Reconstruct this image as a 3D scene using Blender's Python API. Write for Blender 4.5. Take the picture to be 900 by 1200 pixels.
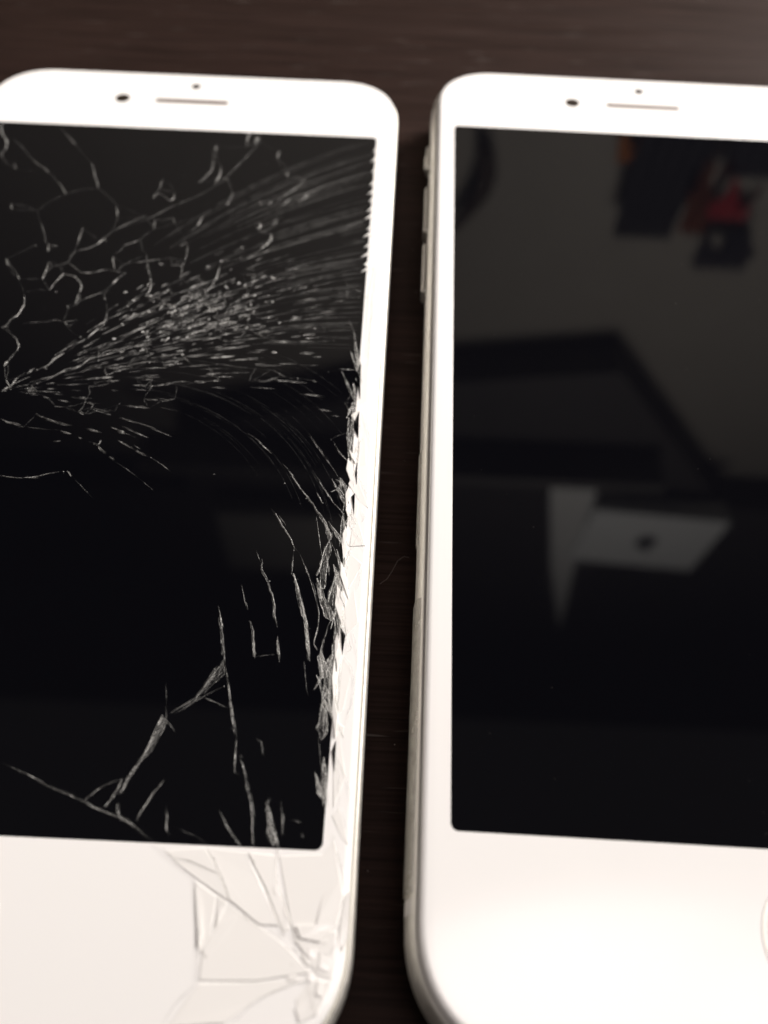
import bpy, bmesh, math, random
from mathutils import Vector, Matrix

# ------------------------------------------------------------------ reset
for o in list(bpy.data.objects):
    bpy.data.objects.remove(o, do_unlink=True)
SC = bpy.context.scene
COL = SC.collection
S = 0.001                      # everything below is written in millimetres

# ------------------------------------------------------------------ camera
cam = bpy.data.cameras.new('camera')
camo = bpy.data.objects.new('camera', cam)
COL.objects.link(camo)
camo.location = (34.249 * S, -66.632 * S, 80.98 * S)
camo.rotation_euler = (0.58692, -0.02169, 0.03934)
cam.sensor_fit = 'VERTICAL'
cam.sensor_height = 36
cam.sensor_width = 27
cam.lens = 961.35 / 1200 * 36
cam.clip_start = 0.002
cam.clip_end = 20
cam.dof.use_dof = True
cam.dof.focus_distance = 86 * S
cam.dof.aperture_fstop = 17
SC.camera = camo

# ------------------------------------------------------------------ world, lamps, exposure
w = bpy.data.worlds.new('World')
SC.world = w
w.use_nodes = True
bg = w.node_tree.nodes['Background']
bg.inputs['Color'].default_value = (1, .93, .86, 1)
bg.inputs['Strength'].default_value = 0.045

def area(name, loc, target, size, size_y, power, col, spread=180, shape='RECTANGLE'):
    l = bpy.data.lights.new(name, 'AREA')
    l.shape = shape
    l.size = size * S
    l.size_y = size_y * S
    l.energy = power
    l.color = col
    l.spread = math.radians(spread)
    o = bpy.data.objects.new(name, l)
    COL.objects.link(o)
    o.location = Vector(loc) * S
    o.rotation_euler = (Vector(target) - Vector(loc)).to_track_quat('-Z', 'Y').to_euler()
    return o

area('desk_lamp_light', (520, 420, 330), (45, 150, 7), 240, 200, 1.8, (1, .945, .90), spread=58)
area('ceiling_lamp_light', (240, -50, 640), (240, -50, 0), 430, 190, 1.2, (1, .91, .91), shape='ELLIPSE')
area('wall_wash_fill', (200, -700, 700), (250, 500, 440), 300, 300, 1.9, (1, .92, .85), spread=55)  # added wall wash behind the camera, brightens the mirrored wall
area('left_fill_light', (-560, 120, 420), (40, 0, 7), 260, 260, .7, (1, .89, .80))  # added fill from the left, lifts the shaded phone sides; no window known

SC.view_settings.view_transform = 'Standard'
SC.view_settings.look = 'None'
SC.view_settings.exposure = 0
SC.view_settings.gamma = 1
SC.view_settings.use_curve_mapping = False
SC.render.engine = 'CYCLES'
SC.cycles.max_bounces = 8
SC.cycles.transparent_max_bounces = 24
SC.render.resolution_x = 768
SC.render.resolution_y = 1024

rnd = random.Random(11)
CRACKS_SCREEN = [
(0.63,.6,[(-28.24,52.33),(-27.5,49.39),(-26.33,47.66),(-25.63,45.71),(-25.88,43.95),(-25,42.29)]),
(0.38,.3,[(-25.18,47.75),(-22.54,44.84),(-20.57,42.4),(-18.62,40.84),(-17.55,39.66)]),
(0.49,.4,[(-16.26,38.1),(-15.04,36.76),(-13.98,35.03)]),
(0.52,.4,[(-19.65,52.05),(-18.89,51.18),(-16.79,48.6),(-15.32,46.92)]),
(0.50,.35,[(-13.37,44.21),(-11.64,41.77),(-10.9,39.72),(-9.66,36.54)]),
(0.37,.3,[(-23.26,41.56),(-22.47,40.14)]),
(0.36,.3,[(-21.08,32.37),(-20.52,30.86)]),
(0.23,.2,[(-16.92,30.92),(-16.17,29.07),(-14.94,26.73),(-13.88,24.08)]),
(0.36,.35,[(-6.28,33.01),(-5.45,30.37),(-5.41,29.62)]),
(0.29,.3,[(-9.72,27.64),(-9.64,24.91),(-9.62,22.94)]),
(0.35,.4,[(-9.54,22.59),(-8.3,23.21),(-7.01,24.18),(-6.41,25.12),(-5.8,24.98)]),
(0.58,.6,[(-6.91,24.73),(-6.26,25.49)]),
(0.35,.25,[(-5.66,26.99),(-3.72,28.98),(-1.7,30.82)]),
(0.24,.15,[(-6.49,25.48),(-4.65,27.8),(-0.99,30.3),(1.53,32.96),(5.26,36.18),(7.84,39.61),(9.3,42.64),(10.77,45.97),(12.2,50.07)]),
(0.49,.45,[(-1.41,34.92),(-1,35.94),(0.05,35.62),(1,34.49),(1.5,35.12),(1.53,36.32)]),
(0.37,.25,[(-0.94,36.95),(-0.79,39.41)]),
(0.35,.35,[(-0.09,29.98),(0.04,28.12)]),
(0.47,.3,[(2.3,30.71),(2.77,29.42)]),
(0.51,.4,[(5.6,48.46),(5.87,46.71)]),
(0.44,.3,[(5.82,44.53),(6.02,42.4),(5.22,40.25),(4.43,38.96)]),
(0.50,.35,[(7.19,43.12),(7.37,41.03),(6.94,38.93)]),
(0.37,.3,[(7.44,40.62),(8.8,39.88)]),
(0.52,.5,[(10.19,48.35),(10.23,51.06),(10.53,51.77)]),
(0.66,.45,[(11.5,49.35),(11.8,51.18)]),
(0.43,.3,[(9.82,37.1),(9.58,34.5),(9.06,33.88)]),
(0.47,.5,[(6.53,31.38),(5.94,29.08),(5.39,28.11)]),
(0.40,.4,[(4.14,27.11),(5.01,25.53),(5.51,23.95),(5.53,21.84)]),
(0.45,.5,[(3.9,20.7),(5.14,20.78),(5.46,19.6),(5.56,18.42)]),
(0.40,.35,[(-2.47,20.45),(0.44,21.33),(2.42,21.81),(3.5,22.23)]),
(0.41,.45,[(-3.29,24.25),(-2.37,24.85),(-1.24,25.65)]),
(0.45,.4,[(0.24,22.36),(0.76,20.32),(1.43,18.66),(1.8,17.34),(1.9,15.7),(1.58,14.54)]),
(0.49,.45,[(1.58,14.54),(2.41,14.27),(3.43,14.17),(4.37,13.27),(5.52,13.03),(6.5,12.46)]),
(0.33,.35,[(4.37,13.27),(3.82,12.13)]),
(0.54,.6,[(6.53,11.67),(7.1,10.93)]),
(0.34,.3,[(-13.49,23.93),(-13.18,22.35)]),
(0.34,.3,[(-13.05,23.6),(-12.13,23.66)]),
(0.34,.35,[(-12.52,20.31),(-12.38,18.94),(-12.41,16.92)]),
(0.39,.25,[(-11.73,19.5),(-10.88,19.73)]),
(0.55,.6,[(-9.89,18.09),(-9.52,17.95),(-8.43,17.68),(-7.52,16.74),(-7.02,15.62),(-7,14.64)]),
(0.33,.35,[(-9.89,18.09),(-10.58,16.38),(-10.96,14.87)]),
(0.54,.5,[(-6.93,14.32),(-6.87,13.2),(-7.08,12.71)]),
(0.45,.5,[(-9.93,20.48),(-8.73,19.35),(-7.74,18.57),(-6.07,18.68),(-4.5,19.29),(-3.04,18.88)]),
(0.51,.5,[(-4.32,22.06),(-3.75,20.02),(-3.04,18.88)]),
(0.39,.4,[(-1.78,18.79),(-2.68,17.72),(-3.09,16.53)]),
(0.45,.45,[(-18.34,20.61),(-17.56,19.12)]),
(0.44,.35,[(-15.85,17.54),(-15.5,16.72)]),
(0.46,.6,[(-15.27,23.63),(-14.95,23.3)]),
(0.38,.35,[(-14.11,14.18),(-13.46,12.3),(-13.54,11.03),(-13.77,9.93),(-14.34,9.27)]),
(0.63,.7,[(-15.06,7.7),(-14.62,8.03)]),
(0.47,.4,[(-13.56,6.59),(-12.68,5.76),(-12.07,4.76),(-12.03,3.89)]),
(0.61,.5,[(-12.87,1.41),(-12.63,1.99)]),
(0.32,.35,[(-12.64,8.61),(-11.3,8.85),(-9.75,9.1),(-8.77,9.47),(-7.52,9.24),(-6.1,9.64)]),
(0.32,.35,[(-7.52,9.24),(-6.93,8.21)]),
(0.38,.3,[(-6.51,13.06),(-5.5,13.93),(-4.05,14.83)]),
(0.44,.3,[(-3.72,14.36),(-3.28,13.43)]),
(0.32,.3,[(-2.68,11.25),(-2.54,9.7),(-2.65,8.78)]),
(0.27,.4,[(-2.29,10.03),(-0.99,11.04),(-0.08,11.88)]),
(0.53,.65,[(-3.93,6.44),(-3.47,7.67),(-2.97,8.3)]),
(0.32,.4,[(-2.69,8.02),(-1.77,8.68)]),
(0.32,.3,[(-5.25,5.33),(-4.24,6.42)]),
(0.54,.7,[(-7.9,12.02),(-7.6,11.72)]),
(0.50,.7,[(-11.93,-2.81),(-11.33,-2.1),(-10.89,-2.21)]),
(0.30,.6,[(-11.94,-1.04),(-11.13,-2.09)]),
(0.30,.6,[(-11.13,-2.09),(-10.75,-0.56)]),
(0.41,.5,[(-9.73,0.19),(-9.32,0.92)]),
(0.52,.55,[(-8.6,0.96),(-7.74,1.57),(-7.04,2.9),(-6.23,3.81)]),
(0.46,.65,[(-8.7,-1.67),(-7.15,-0.62),(-5.92,0.56),(-5.08,1.31),(-3.92,1.66),(-3.1,2.99),(-1.96,3.49)]),
(0.47,.55,[(-1.96,3.49),(-1.12,4.41),(0.34,4.94),(1.79,5.61),(3.36,5.71)]),
(0.31,.45,[(-2.19,4.49),(-1.72,3.79)]),
(0.41,.6,[(-0.72,1.71),(0.54,1.65),(2.47,2.33),(3.96,2.7)]),
(0.26,.4,[(-0.23,0.48),(0.66,1.09),(2.08,1.74)]),
(0.40,.6,[(-1.94,-1.41),(-1.14,-1.36),(0.11,-1.01)]),
(0.35,.35,[(0.23,-0.18),(0.93,-0.55)]),
(0.31,.5,[(3.47,0.01),(4.18,0.05),(5.4,0.13)]),
(0.30,.35,[(3.84,-0.79),(4.71,-1.01)]),
(0.41,.6,[(5.39,-1.38),(5.41,-0.97),(6.88,-0.61),(8.12,-0.13)]),
(0.20,.3,[(8.12,-0.13),(9.42,0.09)]),
(0.31,.45,[(10.48,-0.12),(12.16,0.25),(13.47,0.47)]),
(0.41,.4,[(16.96,0.54),(17.96,0.73),(18.61,0.5),(19.57,1.11),(20.77,1.46)]),
(0.26,.35,[(19.39,2.64),(21.28,1.49)]),
(0.21,.25,[(22.32,1.41),(24.72,1.14)]),
(0.41,.6,[(24.52,1.12),(24.84,1)]),
(0.57,.6,[(7.41,2.63),(8.01,3.38),(8.79,3.71),(9.3,3.17)]),
(0.41,.5,[(1.96,2.3),(3.42,2.81),(5.45,3.08),(7.03,3.03)]),
(0.31,.4,[(2.59,1.77),(4.64,1.9),(6.67,2.16)]),
(0.47,.6,[(10.33,2.66),(11,2.99),(11.54,2.88)]),
(0.31,.35,[(11.54,2.88),(13.28,3.12),(15.41,2.82),(17.51,2.67)]),
(0.64,.4,[(12.44,7.3),(13.23,7.05),(14.58,7.28)]),
(0.32,.25,[(11.43,8.29),(13.5,8.87),(15.58,9.45)]),
(0.65,.45,[(12.33,10.94),(13.5,10.4)]),
(0.32,.35,[(16.76,8.62),(18.85,9.2)]),
(0.43,.35,[(16.99,8.48),(18.01,8.09)]),
(0.76,.35,[(8.35,12.57),(9.53,13.44),(11.41,11.98),(10.99,11.17)]),
(0.45,.4,[(9.22,15.35),(10,17.54),(10.32,19.92),(10.34,21.29)]),
(0.45,.4,[(7.9,16.58),(9.39,17.83)]),
(0.33,.3,[(5.74,13.04),(7.57,15.25),(9.02,16.65)]),
(0.46,.45,[(10.69,22.01),(11.35,22.22)]),
(0.66,.4,[(12.81,13.65),(14.09,14.85),(14.75,15.71)]),
(0.58,.35,[(13.83,22.74),(14.68,23.32)]),
(0.34,.45,[(13.69,19.46),(15.27,19.56)]),
(0.47,.35,[(15.31,24.78),(16.21,26.1),(16.57,27.03)]),
(0.43,.6,[(15.38,11.76),(15.62,11.62)]),
(0.60,.5,[(13.76,30.55),(14.64,30.23),(14.54,29.1)]),
(0.48,.7,[(16.45,30.17),(16.98,30.77)]),
(0.47,.45,[(15.24,28.22),(16.44,28.12),(16.4,26.47),(15.31,24.78)]),
(0.50,.4,[(17.17,42.78),(17.2,41.31)]),
(0.64,.4,[(15.49,47.63),(15.3,45.86)]),
(0.61,.35,[(13.91,35.2),(14.29,34.04)]),
(0.49,.3,[(15.34,34.51),(15.61,35.31)]),
(0.61,.25,[(17.21,34.25),(18.24,36.09)]),
(0.62,.3,[(19.54,35.39),(20.87,37.07)]),
(0.50,.2,[(16.45,35.57),(18.63,38.33),(20.02,40.89)]),
(0.37,.2,[(20.02,36.82),(22.3,39.2)]),
(0.30,.35,[(25.56,30.23),(26.41,30.1),(27.45,30.73),(29.54,32.2)]),
(0.56,.5,[(27.4,18.66),(27.75,18.52)]),
(0.22,.3,[(27.69,15.88),(30.35,16.21)]),
(0.44,.55,[(-10.69,-6.94),(-9.77,-7.4),(-8.73,-7.59),(-7.85,-7.92)]),
(0.15,.15,[(-7.85,-7.92),(-5.62,-8.17),(-3.85,-8.2)]),
(0.44,.55,[(-7.01,-5.95),(-5.54,-6.64),(-3.91,-7.19),(-2.46,-7.49)]),
(0.39,.45,[(-3.52,-8.31),(-2.24,-8.73)]),
(0.29,.4,[(-1.28,-9.05),(-0.84,-9.28)]),
(0.38,.45,[(0.05,-9.72),(0.87,-9.92),(1.62,-10.62),(2.32,-11.19)]),
(0.29,.35,[(1.28,-10.02),(1.43,-9.4)]),
(0.38,.3,[(2.81,-11.64),(3.42,-12.21)]),
(0.14,.12,[(3.42,-12.21),(5.87,-13.85),(8.66,-16.01)]),
(0.39,.5,[(-0.62,-7.76),(0.25,-8.09),(1.18,-8.29)]),
(0.53,1,[(3.15,-7.92),(3.69,-8.15)]),
(0.19,.35,[(2.07,-7.48),(3.15,-7.92),(4.98,-8.7)]),
(0.38,.55,[(3.35,-9.29),(4.59,-10.08),(6.01,-10.86),(7.06,-11.28)]),
(0.14,.2,[(7.06,-11.28),(8.93,-12.5),(10.04,-13.39)]),
(0.29,.45,[(2.74,-6.04),(4.32,-6.46),(5.89,-6.88),(7.37,-7.43)]),
(0.30,.45,[(2.09,-3.99),(3.34,-4.18),(4.35,-4.25),(5.87,-4.29)]),
(0.30,.4,[(5.01,-3.02),(6.63,-3.06),(7.95,-3.11)]),
(0.20,.3,[(7.16,-3.16),(8.58,-2.68)]),
(0.35,.5,[(-8.77,-2.89),(-7.53,-2.95)]),
(0.30,.45,[(-5.06,-4.67),(-4.14,-4.74)]),
(0.39,.4,[(-2.18,-5.41),(-1.33,-5.62)]),
(0.30,.3,[(-1.77,-3.81),(-0.68,-4.15),(-0.79,-4.55)]),
(0.20,.2,[(0.19,-4.89),(2.02,-5.04)]),
(0.19,.4,[(-8.48,-15),(-7.02,-15.15),(-5.17,-15.05),(-3.44,-14.48),(-1.41,-13.9),(-0.83,-14.34)]),
(0.28,.6,[(-1.32,-13.9),(-0.68,-14.57)]),
(0.28,.7,[(-5.08,-15.04),(-4.27,-14.88)]),
(0.28,.6,[(-7.7,-15.07),(-6.93,-15.14)]),
(0.14,.12,[(-0.68,-14.57),(2.46,-17.48)]),
(0.29,.7,[(-3.72,-9.81),(-3.14,-9.78)]),
(0.24,.4,[(16.97,-7.14),(17.81,-7.47),(18.88,-8.16),(20,-9.34),(20.87,-10.15)]),
(0.28,.5,[(22.06,-11.29),(23.27,-12.77),(24.6,-14.8),(26.09,-16.76),(26.85,-18.06)]),
(0.24,.45,[(24.75,-7.07),(26.88,-10.3),(28.5,-12.72),(29.04,-13.74)]),
(0.19,.4,[(27.56,-7.79),(28.57,-9.59),(29.62,-10.87),(30.69,-12.83)]),
(0.23,.5,[(26.02,-12.74),(27.02,-14.43),(28.29,-16.42),(29.51,-17.92),(30.54,-19.61)]),
(0.52,.7,[(28.36,-13.43),(29.04,-13.74),(29.47,-14.42),(29.52,-15.22)]),
(0.23,.35,[(27.92,-15.19),(28.73,-14.69)]),
(0.23,.4,[(29.63,-15.44),(29.5,-17.7)]),
(0.48,.4,[(28.18,11.78),(28.81,10.28),(29.27,8.03),(29.72,5.85),(30.14,4)]),
(0.63,.55,[(29.61,5.84),(30.26,3.72),(30.17,1.6)]),
(0.31,.6,[(29.74,1.85),(30.12,0.63)]),
(0.25,.35,[(29.38,-0.78),(29.99,-2.36)]),
(0.30,.5,[(28.66,-2.17),(29.69,-4.09),(30.46,-5.34)]),
(0.40,.5,[(21.63,-17.56),(22.51,-18.84),(23.39,-20.21),(24.14,-21.24),(24.8,-22.47),(25.21,-22.97)]),
(0.18,.45,[(22.66,-18.5),(23.52,-19.66)]),
(0.30,.55,[(25.21,-22.97),(26.09,-24.77),(26.85,-26.43),(27.57,-28.65)]),
(0.59,.45,[(24.84,-25.54),(25.08,-26.13),(25.54,-27.29),(26.11,-28.72),(26.5,-30.13),(26.92,-31.97),(27.25,-33.77),(27.46,-35.1)]),
(0.22,.45,[(24.6,-22.27),(24.72,-24.33),(24.76,-25.54)]),
(0.55,.5,[(25.25,-15.68),(26.74,-17.84),(27.56,-18.9),(28.12,-20.17),(28.35,-20.8)]),
(0.13,.25,[(26.69,-18.4),(27.63,-23.15)]),
(0.63,.6,[(28.32,-20.48),(28.47,-21.22)]),
(0.53,.55,[(28.3,-21.34),(27.79,-22.94),(27.52,-25),(27.32,-25.71)]),
(0.35,.45,[(27.82,-22.1),(28.33,-24.14),(28.63,-25.65)]),
(0.27,.45,[(28.49,-21.54),(29.36,-23.58),(29.54,-24.89)]),
(0.79,.5,[(29.19,-24.91),(29.57,-25.3),(29.88,-26.08)]),
(0.60,.45,[(27.34,-26.01),(27.83,-27.66),(28.36,-28.89)]),
(0.52,.45,[(29.1,-26.12),(28.71,-27.81),(28.69,-28.78)]),
(0.34,.45,[(28.79,-28.87),(29.31,-30.18),(29.18,-30.75)]),
(0.51,.65,[(30.12,-27.06),(29.88,-28.53),(29.77,-29.49),(29.18,-30.65),(28.96,-31.13)]),
(0.59,.5,[(30.07,-28.81),(30.35,-30.41),(30.6,-31.61)]),
(0.41,.45,[(28.96,-31.13),(28.72,-32.34),(28.58,-33.71),(28.46,-35.31)]),
(0.25,.4,[(27.57,-28.65),(27.86,-30.06),(27.89,-31.46),(27.71,-33.3),(28.1,-33.91)]),
(0.17,.7,[(29.28,-27.39),(29.67,-28.06)]),
(0.34,.4,[(28.47,-29.27),(28.74,-30.49)]),
(0.42,.5,[(29.69,-30.63),(30.24,-32.54),(30.48,-33.62)]),
(0.52,.4,[(21.49,-23.99),(21.56,-25.31),(22.21,-26.27),(22.8,-27.63),(23.29,-28.86),(23.53,-30.28),(23.94,-31.66)]),
(0.41,.45,[(24.06,-32.67),(24.3,-34.1),(24.53,-35.42)]),
(0.16,.35,[(22.16,-34.92),(23.04,-34.7),(24.02,-34.56)]),
(0.13,.2,[(20.74,-22.99),(21.47,-24.5)]),
(0.26,.3,[(19.78,-27.09),(20.24,-28.53),(20.77,-29.94)]),
(0.50,.4,[(21.18,-31.15),(21.57,-32.24),(21.83,-33.59),(22.08,-34.92)]),
(0.41,.4,[(17.82,-29.62),(18.5,-31.93),(18.94,-33.73),(19.24,-35.24),(19.43,-35.93)]),
(0.48,.35,[(19.43,-35.93),(19.92,-37.63),(20.42,-39.46),(21.01,-41.32),(21.41,-42.5)]),
(0.41,.35,[(21.98,-44.43),(22.64,-45.92),(23.14,-47.39),(23.75,-49.18),(24.18,-51.97)]),
(0.19,.35,[(21.41,-42.5),(21.49,-43.68),(21.74,-45.97),(22.22,-46.17)]),
(0.48,.22,[(19.24,-35.24),(18.09,-37.29),(17.32,-39.02),(15.09,-40.86)]),
(0.32,.22,[(19.66,-38.07),(17.95,-38.99),(15.49,-40.85)]),
(0.24,.3,[(17.99,-39.24),(20.28,-40.13)]),
(0.54,.25,[(14.5,-40.24),(14.76,-41.2),(14.52,-42.02),(13.99,-43.32),(13.21,-45.22),(12.43,-46.91),(11.97,-48.26)]),
(0.15,.15,[(14.81,-41.45),(15.8,-42.6)]),
(0.12,.12,[(14.15,-37.91),(14.61,-40.4)]),
(0.31,.45,[(14.34,-41.06),(14.13,-42.04)]),
(0.30,.4,[(9.13,-48.9),(10.09,-47.91),(11.01,-47.35),(11.92,-47.01)]),
(0.44,.4,[(11.92,-47.01),(11.34,-48.8),(10.91,-49.54)]),
(0.44,.6,[(12.08,-49.13),(12.28,-50.05),(13.04,-50.51),(13.64,-50.91)]),
(0.37,.45,[(15.6,-46.92),(14.93,-48.13),(14.44,-49.02),(13.92,-50.47)]),
(0.22,.25,[(16.25,-49.16),(16.71,-51.26)]),
(0.26,.28,[(0.81,-46.01),(3.36,-46.95),(5.9,-47.95),(8.35,-48.79),(10.81,-49.76),(12.4,-50.26),(14.03,-51.03),(15.97,-52.33)]),
(0.36,.45,[(20.87,-49.31),(21.44,-50.14),(22.08,-51.02),(23.09,-52.02)]),
(0.51,.55,[(24.84,-48.41),(25.38,-49.82),(25.4,-51.23),(26.01,-52.09)]),
(0.36,.5,[(25.4,-49.96),(25.98,-51.2),(26.3,-52.15)]),
(0.33,.35,[(26.1,-48.36),(26.37,-49.42),(26.54,-51.04)]),
(0.11,.12,[(16.58,-50.57),(19.23,-51.5),(20.29,-52.21)]),
(0.47,.5,[(28.93,-39.05),(29.29,-40.52),(29.59,-41.32),(29.29,-42.53)]),
(0.30,.45,[(28.9,-42.55),(29.19,-44.1),(29.54,-45.61),(30.06,-47.45),(30.3,-48.53)]),
(0.31,.3,[(29,-40.94),(28.6,-41.76)]),
(0.33,.6,[(29.02,-37.19),(29.24,-35.89),(29.81,-34.72),(30.35,-34.16)]),
(0.40,.45,[(29.02,-37.19),(28.96,-38.47),(29.22,-39.7)]),
(0.40,.4,[(29.24,-36.93),(29.65,-38.01),(30.07,-39.33)]),
(0.32,.65,[(29.51,-39.28),(30.14,-40.32)]),
(0.49,.5,[(28.4,-34.61),(28.67,-35.92),(28.82,-36.77)]),
(0.12,.15,[(26.88,-35.13),(27.25,-37.28),(27.6,-38.53)]),
(0.23,.2,[(23.24,-42.81),(23.75,-43.18),(24.05,-44.33)]),
(0.15,.2,[(27.14,-49.74),(27.98,-49.99)]),
(0.29,.3,[(28.07,-50.97),(28.22,-51.03)]),
(0.28,.5,[(26.43,-15.27),(27.2,-16.7)]),
(0.18,.3,[(29.5,-17.7),(29.42,-19.35),(29.43,-22.01)]),
(0.36,.5,[(29.05,-17.94),(29.68,-19.01),(29.89,-20.93),(29.56,-21.37)]),
(0.27,.45,[(29.91,-21.14),(30.41,-21.96)]),
(0.22,.4,[(29.57,-21.48),(30.27,-22.49)])
]
CRACKS_BEZEL = [
(0.18,.4,[(15.8,-52.2),(16.7,-52.77),(17.54,-53.41),(18.44,-54.04),(19.63,-54.72)]),
(0.21,.5,[(19.63,-54.72),(19.88,-55.82),(20.29,-57.83),(20.88,-60.55),(21.08,-62.19)]),
(0.16,.4,[(21.08,-62.19),(19.54,-63.97),(18.95,-65.38)]),
(0.18,.35,[(17.54,-53.41),(19,-53.55),(20.36,-53.96),(21.72,-54.43)]),
(0.18,.4,[(20.17,-52.35),(21.12,-53.32),(21.72,-54.43),(22.4,-55.71),(22.71,-56.4)]),
(0.14,.35,[(19.63,-54.72),(21.73,-55.93),(22.72,-56.46)]),
(0.21,.5,[(22.72,-56.46),(24.02,-57.23),(25.51,-58.11),(26.6,-58.56),(27.86,-59.42),(28.94,-59.98),(29.92,-61.07)]),
(0.32,.5,[(23.75,-52.6),(24.35,-53.32),(24.92,-54.42),(25.69,-55.57),(26.58,-57.13),(27.09,-58.04),(27.65,-58.76)]),
(0.28,.5,[(26.24,-52.9),(26.53,-54.88),(27.06,-55.83),(27.72,-57.39),(28.35,-58.91)]),
(0.36,.6,[(26.3,-52.15),(26.41,-53.09)]),
(0.29,.5,[(30.91,-50.84),(31.12,-51.66),(31.48,-52.67),(31.95,-54.32),(32.18,-55.61)]),
(0.17,.4,[(29.92,-61.07),(29.78,-61.83),(28.66,-62),(27.07,-62.7),(25.84,-63.43),(24.07,-64.9)]),
(0.17,.35,[(20.86,-60.43),(21.54,-59.2),(21.94,-57.32),(22.29,-56.36)]),
(0.17,.4,[(28.4,-59.4),(29.59,-59.65),(31.17,-59.89),(31.79,-59.08),(32.05,-57.83)]),
(0.17,.4,[(29.65,-61.84),(30.08,-62.97),(30.51,-64.08)]),
(0.15,.35,[(30.11,-43.04),(30.75,-44.41),(31.62,-45.89),(32.28,-48.08),(32.52,-49.51)]),
(0.16,.35,[(31.9,-37.91),(31.74,-39.17),(31.31,-41.24)]),
(0.24,.35,[(30.45,-34.33),(31.15,-35.01),(31.64,-36.21),(31.9,-37.91)]),
(0.22,.35,[(31.31,22.32),(31.19,17.58),(31.12,9.66),(31.2,3.77)]),
(0.20,.35,[(30.77,-3.77),(31.73,-6.93),(32.24,-9.38)]),
(0.19,.35,[(30.69,-12.83),(31.74,-14.75),(32.39,-16.42)]),
(0.23,.4,[(31.52,-17.59),(31.94,-18.45),(31.59,-18.9)]),
(0.18,.35,[(30.54,-19.61),(31.84,-21.89),(32.55,-23.41)]),
(0.17,.35,[(31.69,-23.97),(31.72,-25.99),(31.6,-26.98)]),
(0.17,.35,[(31.37,-31.75),(31.89,-33.55),(32.26,-35.74)]),
(0.15,.3,[(31.44,-48.84),(31.97,-50.24),(32.4,-51.26)]),
(0.15,.3,[(30.88,-45.17),(31.16,-47.03),(31.11,-48.49)])
]
SHARDS = [
[(17.54,-53.41),(19,-53.55),(21.72,-54.43),(22.7,-56.34),(19.63,-54.72)],
[(16.7,-52.77),(20.18,-52.42),(21.64,-54.37),(18.99,-53.48),(17.6,-53.34)],
[(20.26,-52.41),(23.68,-52.6),(24.93,-54.56),(27.03,-58.05),(25.51,-58.05),(22.77,-56.33),(21.79,-54.43)],
[(23.82,-52.6),(26.15,-52.7),(26.46,-54.88),(27.65,-57.46),(27.58,-58.7),(25.76,-55.56)],
[(26.44,-52.76),(30.09,-52.46),(30.95,-51.33),(32.11,-55.62),(31.64,-57.85),(30.19,-58.78),(28.42,-58.91),(27.79,-57.39)],
[(19.83,-55.1),(21.68,-56.06),(21.59,-59.07),(20.9,-60.31)],
[(21.82,-56.05),(22.66,-56.53),(21.79,-58.57)],
[(22.75,-56.65),(25.67,-58.23),(27.8,-59.54),(29.86,-61.25),(25.66,-62),(21.2,-62.13),(21.08,-60.12)],
[(29.9,-61.6),(25.82,-63.26),(23.55,-64.92),(19.32,-65.25),(21.18,-62.36),(25.67,-62.06)],
[(28.51,-59.09),(31.66,-58.16),(32.12,-59.85),(31.58,-61.7),(30.35,-61.4)],
[(30.03,-61.65),(31.52,-61.82),(30.64,-64.08),(29.26,-64.69),(28.84,-63.14)],
[(32.19,-55.74),(32.64,-55.08),(32.66,-58.73),(32.25,-59.78),(31.86,-58.03)],
[(31.15,23.35),(31.89,22.36),(31.23,5.21),(30.6,5.17),(30.45,16.55)],
[(30.15,3.71),(31.24,5.07),(31.27,-1.75),(30.2,-2.61)],
[(29.49,-4.1),(30.33,-3),(31.01,-6.33)],
[(30.63,-8.36),(31.34,-7.07),(31.66,-11.24),(30.81,-11.64)],
[(29.74,-11.34),(30.64,-8.49),(30.44,-13.32)],
[(29.81,-13.93),(30.36,-12.02),(32.24,-17.1),(31.27,-16.37)],
[(30.49,-15.85),(31.1,-16.6),(30.88,-19.16),(30.43,-19.29)],
[(30.88,-17.73),(32.11,-21.87),(30.51,-22.06),(30.5,-20.47)],
[(30.55,-22.79),(31.96,-24.06),(30.73,-27.03),(30.21,-27.05)],
[(30.36,-28.02),(31.26,-27.1),(31.9,-30.8),(30.81,-32.24),(30.35,-30.41)],
[(30.62,-34.41),(31.53,-35.86),(30.98,-39.79),(30.47,-40.46)],
[(30.28,-43.19),(30.82,-42.14),(31.62,-45.89),(30.75,-48.58)],
[(30.65,-49.3),(31.27,-48.56),(32.21,-51.62),(31.67,-51.23)],
[(29.57,22.55),(30.88,24.22),(31.24,21.28)],
[(30.23,16.37),(31.4,17.76),(31.09,14.97)],
[(30.58,-40.95),(31.24,-41.4),(30.86,-42.69),(30.31,-42.56)]
]
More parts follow.
